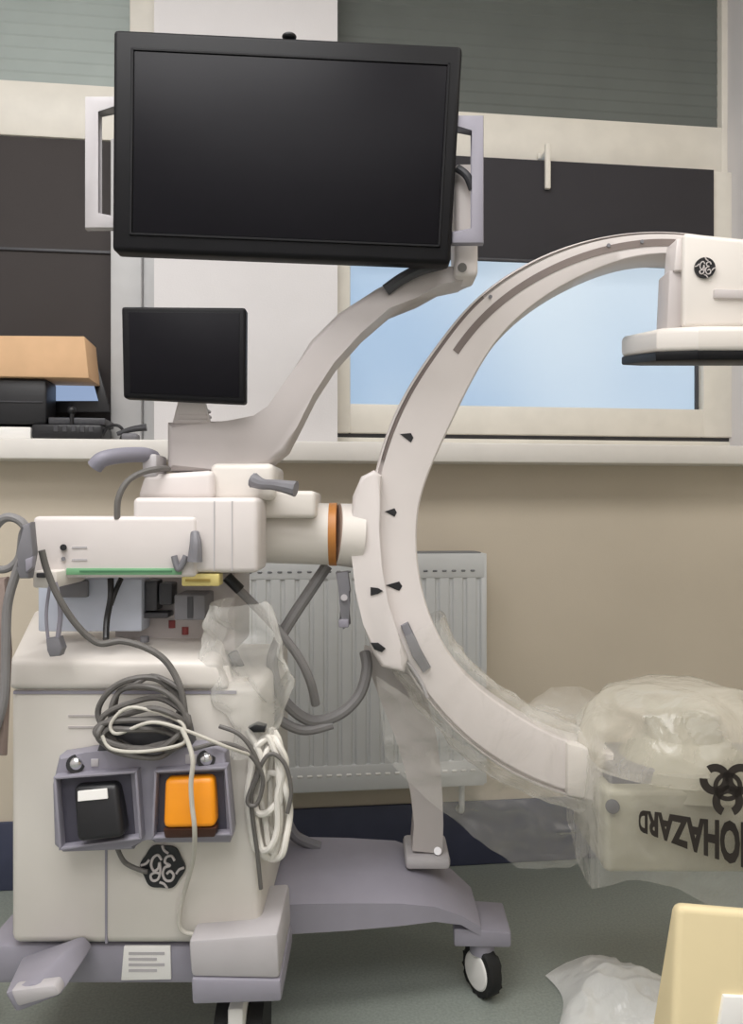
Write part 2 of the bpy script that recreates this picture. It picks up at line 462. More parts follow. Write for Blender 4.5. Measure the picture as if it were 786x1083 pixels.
# cardboard box on it
a = WP(-40, 353, SY); c = WP(94, 396, SY)
t = thing('cardboard_box', 'flat brown cardboard box on top of the black case', 'box', ((a.x+c.x)/2, SY+.08, case_top), 'W')
b = B()
f = [Vector((a.x, SY, a.z-.004)), Vector((c.x-.012, SY, a.z+.002)), Vector((c.x, SY, case_top)), Vector((a.x, SY, case_top))]
quadbox(b, f, .15, .003); obj('carton', b, card, t)
b = B(); box(b, a.x, c.x-.02, SY+.06, SY+.085, a.z-.001, a.z+.003, .0005, 1); obj('packing_tape', b, cordpale, t)
# laptop behind the box
t = thing('laptop', 'open black laptop on sill, screen glow standing for pale blue window reflection', 'laptop', (WP(80, 440, SY).x, SY+.09, dock_top), 'W')
a = WP(52, 436, SY+.03); c = WP(112, 447, SY+.03)
b = B(); box(b, a.x, c.x, SY+.02, SY+.15, dock_top, dock_top+.02, .004); obj('keyboard_base', b, darkgrey, t)
yl = SY+.16
q4 = [WP(54, 385, yl), WP(103, 384, yl), WP(117, 436, yl-.02), WP(54, 436, yl-.02)]
b = B(); quadbox(b, q4, .008, .003); obj('screen_frame', b, black, t)
scrm = bpy.data.materials.new('screen_reflection_glow'); scrm.use_nodes = True  # weak emission stands in for the blue pane reflected in the screen
pb = scrm.node_tree.nodes['Principled BSDF']; pb.inputs['Base Color'].default_value = lin((40, 48, 60))+(1,)
pb.inputs['Emission Color'].default_value = lin((166, 188, 224))+(1,); pb.inputs['Emission Strength'].default_value = .75
q5 = [WP(56, 388, yl-.001), WP(94, 388, yl-.001), WP(104, 424, yl-.016), WP(56, 424, yl-.016)]
b = B(); quadbox(b, [p+Vector((0, -.004, 0)) for p in q5], .004); obj('screen', b, scrm, t)
b = B(); tube(b, [WP(108, 462, SY+.03), WP(114, 452, SY+.03), WP(124, 450, SY+.02), WP(130, 456, SY+.02), WP(126, 468, SY+.03), WP(118, 472, SY+.03)], .0045)
tag(obj('cable', b, black, origin=WP(118, 472, SY+.03), frame='W'), 'short black cable curling off the sill equipment box', 'cable')
t = thing('hand_microphone', 'small dark grey desk microphone lying at sill edge', 'microphone', WP(135, 470, SY+.02), 'W')
b = B(); a = WP(124, 459, SY+.01); c = WP(155, 452, SY+.01)
tube(b, [a, (a+c)/2+Vector((0, 0, .004)), c], .009, taper=lambda u: .7+.5*u); obj('body', b, darkgrey, t)
b = B(); a = WP(137, 474, SY+.02); box(b, a.x-.02, a.x+.025, SY+.0, SY+.05, dz, WP(137, 458, SY).z, .006); obj('stand', b, midgrey, t)

# ================================================================== THE C-ARM MACHINE
mach = thing('mobile_x_ray_machine', 'white mobile C-arm x-ray machine with two black screens in front of the window', 'x-ray machine', (-.25, 1.75, 0))

# ---- base: footplate reaching right, end arm with caster
b = B()
def rowpts(px, py, d): return M(px, py, d)
sections = []   # along x: (x, yfront_bottom, yfront_mid, yfront_top, yback, zbot, zmid, ztop)
for x, fb, fm_, ft, bk, z0_, z1_, z2_ in [(-.34, 1.70, 1.70, 1.76, 2.02, .205, .262, .285), (-.20, 1.71, 1.715, 1.775, 2.03, .20, .262, .285), (-.06, 1.73, 1.735, 1.80, 2.03, .198, .255, .282), (.06, 1.75, 1.755, 1.815, 2.03, .198, .245, .275), (.14, 1.775, 1.775, 1.83, 2.02, .195, .228, .25), (.20, 1.79, 1.79, 1.84, 2.0, .18, .2, .215), (.245, 1.80, 1.80, 1.84, 1.98, .15, .17, .18)]:
    sections.append([(x, bk, z0_), (x, fb, z0_), (x, fm_, z1_), (x, ft, z2_), (x, bk, z2_-.005)])
sv = [[b.verts.new(p) for p in s] for s in sections]
for i in range(len(sv)-1):
    for k in range(5): b.faces.new((sv[i][k], sv[i+1][k], sv[i+1][(k+1) % 5], sv[i][(k+1) % 5]))
b.faces.new(sv[0]); b.faces.new(list(reversed(sv[-1])))
obj('base_plate', b, lav, mach, smooth=25)
b = B()
a4 = [M(480, 982, 1.80), M(541, 986, 1.80), M(541, 1003, 1.80), M(480, 1002, 1.80)]
hexa(b, a4, [M(478, 950, 1.96), M(532, 954, 1.96), M(532, 968, 1.96), M(478, 964, 1.96)], .006)
obj('end_foot', b, lav, mach)
def caster(px, py_top, d, r, wid, yawr, trim=True):
    c0 = M(px, 541.5, d); cx = c0.x; cz = r
    ax = Vector((math.cos(yawr), math.sin(yawr), 0))
    o_ = Vector((cx, d, cz))
    top = 1.1-(py_top-541.5)*d/FPX
    bb = B(); cyl(bb, o_-ax*wid*.5, o_+ax*wid*.5, r, n=36, bev=.008)
    wh = obj('caster', bb, blackr, mach)
    bb = B()
    for s in (-1, 1): cyl(bb, o_+ax*s*wid*.40, o_+ax*s*wid*.62, r*.78, r*.70, n=30, bev=.003)
    obj('wheel_cover', bb, paper, wh)
    bb = B(); cyl(bb, (cx, d, cz+r*.7), (cx, d, top+.02), .028); obj('stem', bb, lav, wh)
    return wh
caster(510, 1000, 1.835, .057, .034, math.radians(28))
o_ = M(257, 0, 1.56); o_.z = .085
b = B()
for sgn in (-1, 1): cyl(b, o_+Vector((sgn*.016, 0, 0)), o_+Vector((sgn*.045, 0, 0)), .085, n=40, bev=.008)
cyl(b, o_-Vector((.02, 0, 0)), o_+Vector((.02, 0, 0)), .04, n=24); wh = obj('caster', b, blackr, mach)
b = B(); box(b, o_.x-.0145, o_.x+.0145, o_.y-.088, o_.y+.06, .06, .19, .006); obj('fork', b, paper, wh)
b = B(); cyl(b, (o_.x, 1.57, .17), (o_.x, 1.57, .24), .03); obj('stem', b, lav, wh)
caster(-45, 1040, 1.66, .085, .06, math.radians(0))

# ---- console base, foot block and brake pedal
b = B(); pbox(b, -20, 272, 1000, 1042, 1.51, 2.0, .012); obj('chassis', b, lav, mach)
b = B(); quadbox(b, [M(199, 995, 1.44), M(294, 988, 1.44), M(296, 1036, 1.44), M(202, 1034, 1.44)], .2, .008); fb = obj('foot_block', b, lav_lt, mach)
b = B(); quadbox(b, [M(202, 1035, 1.437), M(297, 1037, 1.437), M(298, 1060, 1.437), M(203, 1063, 1.437)], .2, .006); obj('bumper', b, lav, fb)
b = B(); quadbox(b, [M(131, 1001, 1.505), M(180, 1001, 1.505), M(181, 1036, 1.505), M(128, 1037, 1.505)], .006, .001); lb_ = obj('rating_label', b, paper, mach)
b = B()
for k in range(4): pbox(b, 136, 174-(k % 2)*8, 1007+k*6, 1010+k*6, 1.504, 1.506)
obj('print_lines', b, lav_lt, lb_)
b = B()
hexa(b, [M(4, 1050, 1.34), M(34, 1040, 1.34), M(66, 1053, 1.34), M(16, 1072, 1.34)],
     [M(22, 1012, 1.50), M(90, 988, 1.50), M(100, 1000, 1.50), M(40, 1040, 1.50)], .008)
bp_ = obj('brake_pedal', b, lav, mach)
b = B(); quadbox(b, [M(10, 1048, 1.335), M(58, 1042, 1.335), M(64, 1053, 1.335), M(18, 1066, 1.335)], .03, .006); obj('tread_pad', b, lav_lt, bp_)
# ---- cabinet
b = B(); pbox(b, 10, 276, 726, 1000, 1.50, 2.0, .018, 3); cabo = obj('cabinet', b, cab, mach)
b = B(); pbox(b, 111, 113.5, 800, 998, 1.4985, 1.505); obj('panel_seam', b, lav, cabo)
b = B(); pbox(b, 14, 250, 731, 734, 1.4985, 1.505); obj('lid_seam', b, lav, cabo)
b = B()
for yy in (756, 768): pbox(b, 72, 106, yy, yy+2, 1.498, 1.503)
obj('vent_slots', b, arm_grey, cabo)
b = B()   # rounded top deck, higher at the back
hexa(b, [M(10, 697, 1.492), M(230, 700, 1.492), M(244, 730, 1.492), M(9, 730, 1.492)],
     [M(36, 645, 1.98), M(240, 640, 1.98), M(250, 690, 1.98), M(36, 690, 1.98)], .013, 4)
deck = obj('top_deck', b, shell2, mach)
# sockets and buttons on the deck
def zdeck(px, d): return None
for (px, py) in ((196, 668), (182, 661)):
    b = B(); cyl(b, M(px, py+3, 1.66), M(px, py-5, 1.66), .007, n=14); obj('red_button', b, red, deck)
b = B(); cyl(b, M(153, 679, 1.6), M(153, 673, 1.6), .009, n=14); obj('grey_button', b, midgrey, deck)
b = B(); pbox(b, 150, 213, 657, 669, 1.68, 1.70, .003); obj('connector_panel', b, shell, deck)

# ---- swivel column between deck and body, with connectors showing
b = B(); pbox(b, 120, 250, 605, 690, 1.66, 1.85, .012); obj('lower_column', b, arm_grey, mach)
b = B(); pbox(b, 40, 150, 612, 668, 1.60, 1.66, .004); obj('blue_panel', b, bluegrey, mach)
b = B(); pbox(b, 62, 92, 614, 632, 1.585, 1.60, .003); obj('grey_socket', b, midgrey, mach)
for (a0, a1, c0, c1) in ((132, 150, 616, 640), (153, 166, 614, 646), (168, 182, 617, 640), (128, 178, 648, 654)):
    b = B(); pbox(b, a0, a1, c0, c1, 1.615, 1.66, .003); obj('cable_plug', b, darkgrey, mach)
b = B(); pbox(b, 184, 217, 629, 656, 1.57, 1.66, .004); ob = obj('relay_box', b, midgrey, mach)
b = B(); pbox(b, 198, 204, 631, 654, 1.567, 1.572, .001); obj('handle_slot', b, darkgrey, ob)

# ---- horizontal body
b = B(); pbox(b, 140, 273, 526, 606, 1.50, 1.625, .010, 3); body = obj('main_body', b, shell, mach)
b = B(); pbox(b, 255, 334, 519, 548, 1.615, 1.80, .009, 3); obj('arm_socket', b, shell2, body)
b = B(); pbox(b, 226, 227.2, 530, 604, 1.4988, 1.503); obj('seam', b, lav_lt, body)
b = B(); pbox(b, 245, 246, 530, 604, 1.4988, 1.503); obj('seam', b, lav_lt, body)
b = B(); pbox(b, 180, 262, 545, 600, 1.62, 1.80, .01); obj('rear_body', b, shell, body)
b = B(); pbox(b, 34, 208, 546, 611, 1.495, 1.62, .009, 3); tray = obj('control_box', b, shell, mach)
b = B(); pbox(b, 70, 192, 601, 608, 1.4925, 1.50, .001); obj('green_label', b, green, tray)
b = B(); pbox(b, 84, 182, 603.4, 605.4, 1.4915, 1.497); obj('label_line', b, mat('dark_green_ink', (70, 120, 86), .6), tray)
b = B(); cyl(b, M(67, 579, 1.487), M(67, 579, 1.505), .006, n=14); obj('black_button', b, black, tray)
b = B(); cyl(b, M(67, 591, 1.489), M(67, 591, 1.505), .004, n=14); obj('grey_button', b, midgrey, tray)
b = B()
for yy in (578, 591): pbox(b, 76, 92, yy, yy+2, 1.4935, 1.497)
obj('print_marks', b, lav_lt, tray)
b = B(); pbox(b, 192, 232, 607, 620, 1.50, 1.54, .003); obj('yellow_label', b, yellow, tray)
b = B(); pbox(b, 196, 222, 612.5, 615, 1.497, 1.502); obj('yellow_label_line', b, mat('ochre_ink', (150, 128, 60), .6), tray)
b = B(); pbox(b, 34, 60, 604, 622, 1.45, 1.60, .005); obj('bracket', b, shell2, tray)
b = B(); pbox(b, 38, 48, 606, 611, 1.445, 1.452, .002); obj('bracket_latch', b, darkgrey, tray)
b = B(); ptube(b, [(206, 563, 1.49), (207, 575, 1.482), (206, 594, 1.482)], .011, taper=lambda u: .7+.6*u); obj('brake_knob', b, midgrey, mach)
b = B(); ptube(b, [(184, 588, 1.487), (189, 602, 1.485), (197, 588, 1.487)], .006); obj('cable_clip', b, midgrey, mach)
# upper pedestal
b = B(); quadbox(b, [M(152, 502, 1.56), M(226, 497, 1.56), M(226, 528, 1.56), M(144, 528, 1.56)], .2, .012, 3); obj('pedestal_base', b, shell, mach)
b = B(); pbox(b, 222, 290, 490, 529, 1.58, 1.76, .012, 3); obj('pedestal_block', b, shell2, mach)
b = B(); ptube(b, [(268, 508, 1.56), (278, 512, 1.55), (292, 513, 1.54), (313, 517, 1.53)], .0155, taper=lambda u: 1-.35*math.sin(u*3.2)); obj('release_lever', b, midgrey, mach)
b = B(); ptube(b, [(100, 494, 1.50), (108, 486, 1.50), (126, 482, 1.52), (150, 481, 1.56), (162, 484, 1.60)], .015, n=14); obj('push_handle', b, mat('slate_lavender_plastic', (132, 130, 142), .5, var=.03), mach)
b = B(); pbox(b, 150, 166, 480, 505, 1.56, 1.64, .006); obj('handle_mount', b, lav_lt, mach)
b = B(); ptube(b, [(124, 549, 1.50), (125, 528, 1.50), (134, 510, 1.51), (150, 500, 1.53), (168, 496, 1.55), (178, 496, 1.58)], .006); obj('loop_cable', b, cordgrey, mach)
# ---- monitor arm
b = B()
out_t = [(176, 446), (240, 445), (270, 446), (288, 434), (305, 398), (328, 360), (358, 330), (400, 303), (440, 287), (470, 281)]
out_b = [(500, 278), (503, 291), (490, 296), (466, 301), (440, 308), (412, 326), (382, 352), (353, 384), (331, 418), (314, 452), (302, 477), (284, 492), (240, 498), (176, 498)]
pprism(b, out_t+out_b, 1.60, 1.69, .012, 3); marm = obj('monitor_arm', b, arm_grey, mach)
b = B(); ptube(b, [(408, 307, 1.597), (425, 295, 1.59), (445, 285, 1.585), (468, 279, 1.58)], .012); obj('arm_cable', b, darkgrey, marm)
b = B(); pbox(b, 481, 506, 172, 292, 1.575, 1.66, .01, 3); obj('tilt_bracket', b, shell, marm)
b = B(); cyl(b, M(489, 283, 1.565), M(489, 283, 1.58), .009, n=16); obj('pivot_bolt', b, cordgrey, marm)
b = B(); ptube(b, [(484, 178, 1.56), (494, 186, 1.555), (500, 200, 1.56)], .008); obj('tilt_cable', b, darkgrey, marm)
# ---- big monitor
def bil(q, u, v, off=0):
    p = q[0]*(1-u)*(1-v)+q[1]*u*(1-v)+q[2]*u*v+q[3]*(1-u)*v
    return p+Vector((0, off, 0))
q = [M(119.5, 30, 1.50), M(489.5, 48, 1.525), M(476.5, 279, 1.525), M(118, 265, 1.50)]
b = B(); quadbox(b, q, .045, .009, 3); mon = obj('monitor', b, bezelm, mach)
b = B(); quadbox(b, [bil(q, .062, .10, -.002), bil(q, .958, .10, -.002), bil(q, .958, .915, -.002), bil(q, .062, .915, -.002)], .004, .001); obj('screen', b, screenm, mon)
b = B()
iu0, iu1, iv0, iv1 = .052, .967, .085, .928
for (u0, v0, u1, v1) in ((iu0, iv0, iu1, iv0+.012), (iu0, iv1-.012, iu1, iv1), (iu0, iv0, iu0+.008, iv1), (iu1-.008, iv0, iu1, iv1)):
    quadbox(b, [bil(q, u0, v0, -.003), bil(q, u1, v0, -.003), bil(q, u1, v1, -.003), bil(q, u0, v1, -.003)], .005, .001, 1)
obj('inner_bezel', b, bezelm, mon)
b = B(); ball(b, M(306, 39, 1.53), .014, 1, .9, .45); obj('light_sensor', b, black, mon)
b = B(); tt = [bil(q, .1, .1, .045), bil(q, .9, .1, .045), bil(q, .9, .9, .045), bil(q, .1, .9, .045)]
hexa(b, tt, [bil(q, .2, .2, .085), bil(q, .98, .3, .085), bil(q, .98, .8, .085), bil(q, .2, .8, .085)], .008); obj('rear_housing', b, bezelm, mon)
def uhandle(x_out, x_in, yt, yb, d, wpx):
    bb = B()
    s = 1 if x_in > x_out else -1
    pprism(bb, [(x_out, yt), (x_in, yt), (x_in, yt+14), (x_out+s*wpx, yt+14), (x_out+s*wpx, yb-13), (x_in, yb-13), (x_in, yb), (x_out, yb)], d, d+.022, .005)
    return obj('handle', bb, lav_lt if s > 0 else lav, mon)
uhandle(89, 124, 101, 241, 1.51, 12)
uhandle(512, 478, 121, 257, 1.535, 10)
# ---- touch screen
q = [M(128, 324, 1.54), M(260, 325, 1.54), M(259.5, 427, 1.54), M(130, 421, 1.54)]
b = B(); quadbox(b, q, .03, .006, 3); tm = obj('touch_monitor', b, bezelm, mach)
b = B(); quadbox(b, [bil(q, .06, .06, -.001), bil(q, .95, .06, -.001), bil(q, .95, .94, -.001), bil(q, .06, .94, -.001)], .003, .001); obj('screen', b, screenm, tm)
b = B()
hexa(b, [M(190, 418, 1.57), M(216, 418, 1.57), M(224, 449, 1.60), M(182, 449, 1.60)], [M(190, 418, 1.62), M(216, 418, 1.62), M(222, 449, 1.67), M(184, 449, 1.67)], .006)
for k in range(3): quadbox(b, [M(188-k*.5, 431+k*6, 1.585+k*.004), M(218+k*.7, 431+k*6, 1.585+k*.004), M(218+k*.7, 434+k*6, 1.585+k*.004), M(188-k*.5, 434+k*6, 1.585+k*.004)], .05, .001, 1)
obj('neck', b, arm_grey, tm)

# ---- rotation arm with ring
b = B()
ca = M(272, 563, 1.70); cb = M(352, 565, 1.72); cc = M(380, 567, 1.73)
cyl(b, ca, cb, .064, .066, n=44, bev=.006); ra = obj('rotation_arm', b, shell2, mach)
b = B(); cyl(b, cb-Vector((.007, 0, 0)), cb+Vector((.009, 0, 0)), .0675, n=44, bev=.002); obj('orange_ring', b, copper, ra)
b = B(); cyl(b, cb+Vector((.009, 0, 0)), cc, .066, .070, n=44, bev=.004); obj('end_collar', b, shell2, ra)

# ---- the C
CX, CZ = .602, 1.089
RIN = [(70, .555), (90, .556), (110, .53), (128, .508), (147, .480), (160, .478), (180, .504), (215, .524), (235, .512), (262, .508)]
ROUT = [(70, .606), (110, .604), (128, .600), (143, .590), (160, .596), (180, .606), (225, .622), (245, .622), (262, .616)]
def catmull(tab, x):
    n_ = len(tab)
    for i in range(n_-1):
        if x <= tab[i+1][0] or i == n_-2:
            x0_, y0_ = tab[i]; x1_, y1_ = tab[i+1]
            m0 = (y1_-tab[i-1][1])/(x1_-tab[i-1][0]) if i else (y1_-y0_)/(x1_-x0_)
            m1 = (tab[i+2][1]-y0_)/(tab[i+2][0]-x0_) if i+2 < n_ else (y1_-y0_)/(x1_-x0_)
            h_ = x1_-x0_; t_ = (x-x0_)/h_
            return (2*t_**3-3*t_**2+1)*y0_+(t_**3-2*t_**2+t_)*h_*m0+(-2*t_**3+3*t_**2)*y1_+(t_**3-t_**2)*h_*m1
def cpt(r, th, y): return Vector((CX+r*math.cos(th), y, CZ+r*math.sin(th)))
YC0, YC1 = 1.70, 1.80
prof = [(0, YC0+.006), (.03, YC0+.001), (.06, YC0), (.875, YC0), (.88, YC0+.012), (.945, YC0+.012), (.95, YC0), (.975, YC0+.001), (1, YC0+.006),
        (1, YC1-.006), (.95, YC1), (.05, YC1), (0, YC1-.006)]
b = B(); rings = []
A0, A1 = 74, 260
NS = 120
for i in range(NS+1):
    dg = A0+(A1-A0)*i/NS; th = math.radians(dg); ri = catmull(RIN, dg); ro = catmull(ROUT, dg)
    rings.append([b.verts.new(cpt(ri+f*(ro-ri), th, y)) for f, y in prof])
for i in range(NS):
    for k in range(len(prof)):
        b.faces.new((rings[i][k], rings[i+1][k], rings[i+1][(k+1) % len(prof)], rings[i][(k+1) % len(prof)]))
b.faces.new(rings[0]); b.faces.new(list(reversed(rings[-1])))
cring = obj('c_arm_arc', b, shell, mach, smooth=30)
def arcstrip(name, m, r_of, hw, a0, a1, y0, y1, parent, n_=60):
    bb = B(); R_g = []
    for i in range(n_+1):
        dg = a0+(a1-a0)*i/n_; th = math.radians(dg); r = r_of(dg)
        R_g.append([bb.verts.new(cpt(r-hw, th, y0)), bb.verts.new(cpt(r+hw, th, y0)), bb.verts.new(cpt(r+hw, th, y1)), bb.verts.new(cpt(r-hw, th, y1))])
    for i in range(n_):
        for k in range(4): bb.faces.new((R_g[i][k], R_g[i+1][k], R_g[i+1][(k+1) % 4], R_g[i][(k+1) % 4]))
    bb.faces.new(R_g[0]); bb.faces.new(list(reversed(R_g[-1])))
    return obj(name, bb, m, parent, smooth=30)
gr_r = lambda dg: catmull(RIN, dg)+.912*(catmull(ROUT, dg)-catmull(RIN, dg))
arcstrip('groove_shade_strip', taupe, gr_r, .0035, 128, 168, YC0+.0035, YC0+.0125, cring)  # taupe lining puts the groove's shadow into colour
BT = [(84, .582), (92, .580), (110, .570), (128, .560), (142, .548)]
arcstrip('shade_grey_channel', taupe, lambda dg: catmull(BT, dg), .0075, 86, 140.5, YC0-.0015, YC0+.004, cring)  # proud strip: recess shade and its grey in one colour
for dg in (127, 100, 93):
    b = B(); cyl(b, cpt(.583, math.radians(dg), YC0-.004), cpt(.583, math.radians(dg), YC0+.004), .004, n=12); obj('channel_screw', b, midgrey, cring)
# angle marks
for (x, y, sx, sy, flip) in ((432, 463, 9, 5, 1), (415, 542, 8, 4.5, 1), (419, 620, 11, 5, 1)):
    b = B(); pprism(b, [(x-sx, y-1 if x < 425 else y-4), (x+sx*.3, y-sy), (x+sx*.6, y), (x+sx*.3, y+sy)], YC0-.0015, YC0+.001); obj('angle_mark', b, black, cring)
b = B()
for (pts) in ([(424, 662), (432, 658), (446, 688), (456, 706), (448, 712), (436, 694)],): pprism(b, pts, YC0-.012, YC0+.002, .003)
obj('cable_latch', b, midgrey, cring)
b = B(); ptube(b, [(428, 700, YC0-.004), (434, 704, YC0-.004), (446, 722, YC0-.004), (452, 738, YC0-.002)], .004); obj('latch_strap', b, lav_lt, cring)
b = B(); e0 = 258.5
bb_ = B()
# end clamp of the C at the tube
quadbox(b, [M(600, 786, 1.685), M(640, 796, 1.685), M(640, 850, 1.685), M(600, 842, 1.685)], .12, .006); obj('end_clamp', b, shell2, cring)

# ---- carriage holding the C
pts_in = [(404, 503), (402, 530), (401, 562), (404, 600), (411, 640), (421, 670), (432, 696)]
pts_out = [(428, 712), (404, 706), (394, 690), (384, 660), (376, 625), (372, 590), (371, 555), (373, 525), (382, 504), (396, 497)]
b = B(); pprism(b, pts_in+pts_out, 1.672, 1.80, .009, 3); cg = obj('c_arm_carriage', b, shell, mach)
b = B(); pprism(b, [(392, 680), (400, 680), (408, 686), (404, 690), (396, 687)], 1.668, 1.675, .001); obj('dark_slot', b, black, cg)
b = B(); pprism(b, [(392, 621), (400, 622), (405, 625), (400, 628), (392, 630)], 1.6695, 1.674); obj('angle_mark', b, black, cg)

# ---- support post from carriage to base
b = B()
pl = [(385, 688), (393, 715), (404, 745), (418, 780), (428, 812), (435, 842), (438, 872), (436, 900)]
pr = [(468, 903), (469, 872), (468, 842), (466, 812), (462, 780), (455, 750), (446, 724), (434, 700)]
fr = [(x, y, 1.80+.08*max(0, (y-690)/215)) for x, y in pl+pr]
ff = [b.verts.new(M(*p)) for p in fr]; bbk = [b.verts.new(M(*p)+Vector((0, .08, 0))) for p in fr]
b.faces.new(ff); b.faces.new(list(reversed(bbk)))
for i in range(len(ff)):
    b.faces.new((ff[i], bbk[i], bbk[(i+1) % len(ff)], ff[(i+1) % len(ff)]))
bmesh.ops.triangulate(b, faces=[f for f in b.faces if len(f.verts) > 4])
sp = obj('support_post', b, arm_grey, mach, smooth=50)
b = B(); c_ = M(452, 904, 1.92); box(b, c_.x-.055, c_.x+.05, 1.86, 2.0, .27, .30, .01); obj('post_foot', b, lav_lt, sp)
b = B(); cyl(b, M(463, 900, 1.87), M(463, 900, 1.89), .009, n=14); obj('bolt', b, chrome, sp)

# ---- detector at the top end
b = B()
fr4 = [M(722, 246, 1.60), M(880, 262, 1.60), M(880, 346, 1.60), M(722, 346, 1.60)]
hexa(b, fr4, [M(711, 262, 1.86), M(860, 276, 1.86), M(860, 360, 1.86), M(707, 360, 1.86)], .010, 3); det = obj('detector_housing', b, shell2, mach)
b = B(); quadbox(b, [M(708, 285, 1.63), M(730, 285, 1.63), M(730, 350, 1.63), M(705, 350, 1.63)], .065, .006); obj('shaded_side_face', b, arm_grey, det)  # greyer box gives the housing's left side its shade by colour
b = B(); quadbox(b, [M(756, 305, 1.592), M(860, 309, 1.592), M(860, 318, 1.592), M(756, 315, 1.592)], .02, .003); obj('grip_slot', b, arm_grey, det)
b = B(); quadbox(b, [M(716, 252, 1.62), M(725, 252, 1.62), M(725, 286, 1.62), M(713, 286, 1.62)], .06, .004); obj('clamp_plate', b, shell, det)
# flat detector: octagonal plate
def octo(cx, cy, hx, hy, ch): return [(cx-hx+ch, cy-hy), (cx+hx-ch, cy-hy), (cx+hx, cy-hy+ch), (cx+hx, cy+hy-ch), (cx+hx-ch, cy+hy), (cx-hx+ch, cy+hy), (cx-hx, cy+hy-ch), (cx-hx, cy-hy+ch)]
cxd, cyd = .82, 1.73
z_t = 1.1+(541.5-346)*1.57/FPX; z_m = 1.1+(541.5-372)*1.56/FPX; z_b = 1.1+(541.5-381)*1.56/FPX
def tilt(bm_):
    for v in bm_.verts: v.co.z += (v.co.y-1.56)*.15
b = B(); prism(b, [(x, y, z_m) for x, y in octo(cxd, cyd, .246, .172, .06)], (0, 0, z_t-z_m), .012, 3); tilt(b); plate = obj('detector_plate', b, shell2, det)
b = B(); prism(b, [(x, y, z_b) for x, y in octo(cxd, cyd, .247, .170, .06)], (0, 0, z_m-z_b+.003), .004); tilt(b); obj('detector_face', b, bezelm, det)

# ---- x-ray tube tank at the lower end
b = B(); pbox(b, 640, 850, 836, 924, 1.60, 1.86, .012, 3); tk = obj('tube_tank', b, tank, mach)
b = B(); pbox(b, 645, 850, 814, 838, 1.64, 1.84, .008, 3); obj('shadow_gap_rim', b, midgrey, tk)  # grey block carries the shadow gap below the dome
b = B(); cyl(b, M(648, 853, 1.592), M(648, 853, 1.61), .014, n=18, bev=.002); obj('dark_plug', b, darkgrey, tk)
b = B(); c0 = M(722, 826, 1.74)
for (r0, r1, z0_, z1_) in ((.15, .14, .0, .05), (.14, .085, .05, .10), (.08, .075, .10, .155)): cyl(b, c0+Vector((0, 0, z0_)), c0+Vector((0, 0, z1_)), r0, r1, n=40, bev=.004)
obj('collimator', b, tank, tk)

# ---- round trademark badges
def badge(px, py, d, rpx, parent, scal):
    c0 = M(px, py, d); r = rpx*d/FPX
    bb = B()
    N = 72; pts = []
    for i in range(N):
        a_ = 2*PI*i/N; rr = r*(1+scal*math.cos(6*a_+.4))
        pts.append(c0+Vector((rr*math.cos(a_), 0, rr*math.sin(a_))))
    prism(bb, pts, (0, .004, 0)); o_ = obj('round_badge', bb, black, parent)
    bb = B()
    def st(pl_, th):
        tube(bb, [c0+Vector((r*x, -.0008, r*y)) for x, y in pl_], r*th, n=6, sub=6)
    st([(-.04, .34), (-.20, .56), (-.42, .44), (-.52, .12), (-.40, -.16), (-.20, -.06), (-.14, .22), (-.10, -.22), (-.22, -.56), (-.46, -.60), (-.54, -.38), (-.34, -.24), (-.10, -.30)], .062)
    st([(.56, .30), (.42, .52), (.18, .46), (.12, .22), (.34, .08), (.10, -.02), (.02, -.32), (.16, -.60), (.42, -.60), (.52, -.36), (.36, -.18), (.20, -.30)], .062)
    for dg_ in (84, 168, 276, 352):
        a0_ = math.radians(dg_)
        st([(.70*math.cos(a0_-.3), .70*math.sin(a0_-.3)), (.78*math.cos(a0_), .78*math.sin(a0_)), (1.0*math.cos(a0_+.12), 1.0*math.sin(a0_+.12))], .06)
    obj('badge_monogram', bb, arm_grey, o_)
badge(172, 917, 1.494, 23, cabo, .05)
badge(746, 283, 1.594, 11, det, 0)

# ---- hoses of the machine
def hose(name, pts, r, m=hosegrey): 
    bb = B(); ptube(bb, pts, r); return obj(name, bb, m, mach)
hose('thick_hose', [(346, 598, 1.74), (330, 622, 1.73), (308, 655, 1.71), (294, 680, 1.70), (288, 705, 1.70), (300, 740, 1.72), (328, 762, 1.74), (358, 756, 1.74), (380, 735, 1.75), (388, 708, 1.76), (386, 690, 1.78)], .0125)
hose('black_ended_hose', [(240, 612, 1.64), (262, 633, 1.65), (290, 662, 1.67), (314, 692, 1.68), (328, 720, 1.69), (334, 745, 1.71)], .0095)
hose('lower_hose', [(246, 690, 1.70), (262, 722, 1.71), (284, 752, 1.72), (318, 772, 1.73), (352, 766, 1.74)], .011)
b = B(); ptube(b, [(240, 610, 1.637), (254, 624, 1.643)], .0115, sub=2); obj('hose_plug', b, black, mach)
b = B(); ptube(b, [(300, 860, 1.95), (312, 884, 1.96), (338, 896, 1.97)], .014); obj('floor_hose', b, midgrey, mach)
# hand control clipped beside carriage
t = thing('hand_control', 'small dark grey hand control hanging beside the white carriage', 'hand control', M(362, 604, 1.70))
b = B(); pprism(b, [(355, 606), (368, 604), (371, 625), (368, 640), (371, 660), (363, 666), (359, 656), (361, 636), (358, 622)], 1.685, 1.71, .004); obj('grip', b, midgrey, t)
b = B(); cyl(b, M(364, 632, 1.68), M(364, 632, 1.69), .007, n=14); obj('button', b, lav_lt, t)
b = B(); pbox(b, 358, 369, 655, 664, 1.682, 1.70, .003); obj('clip', b, lav, t)

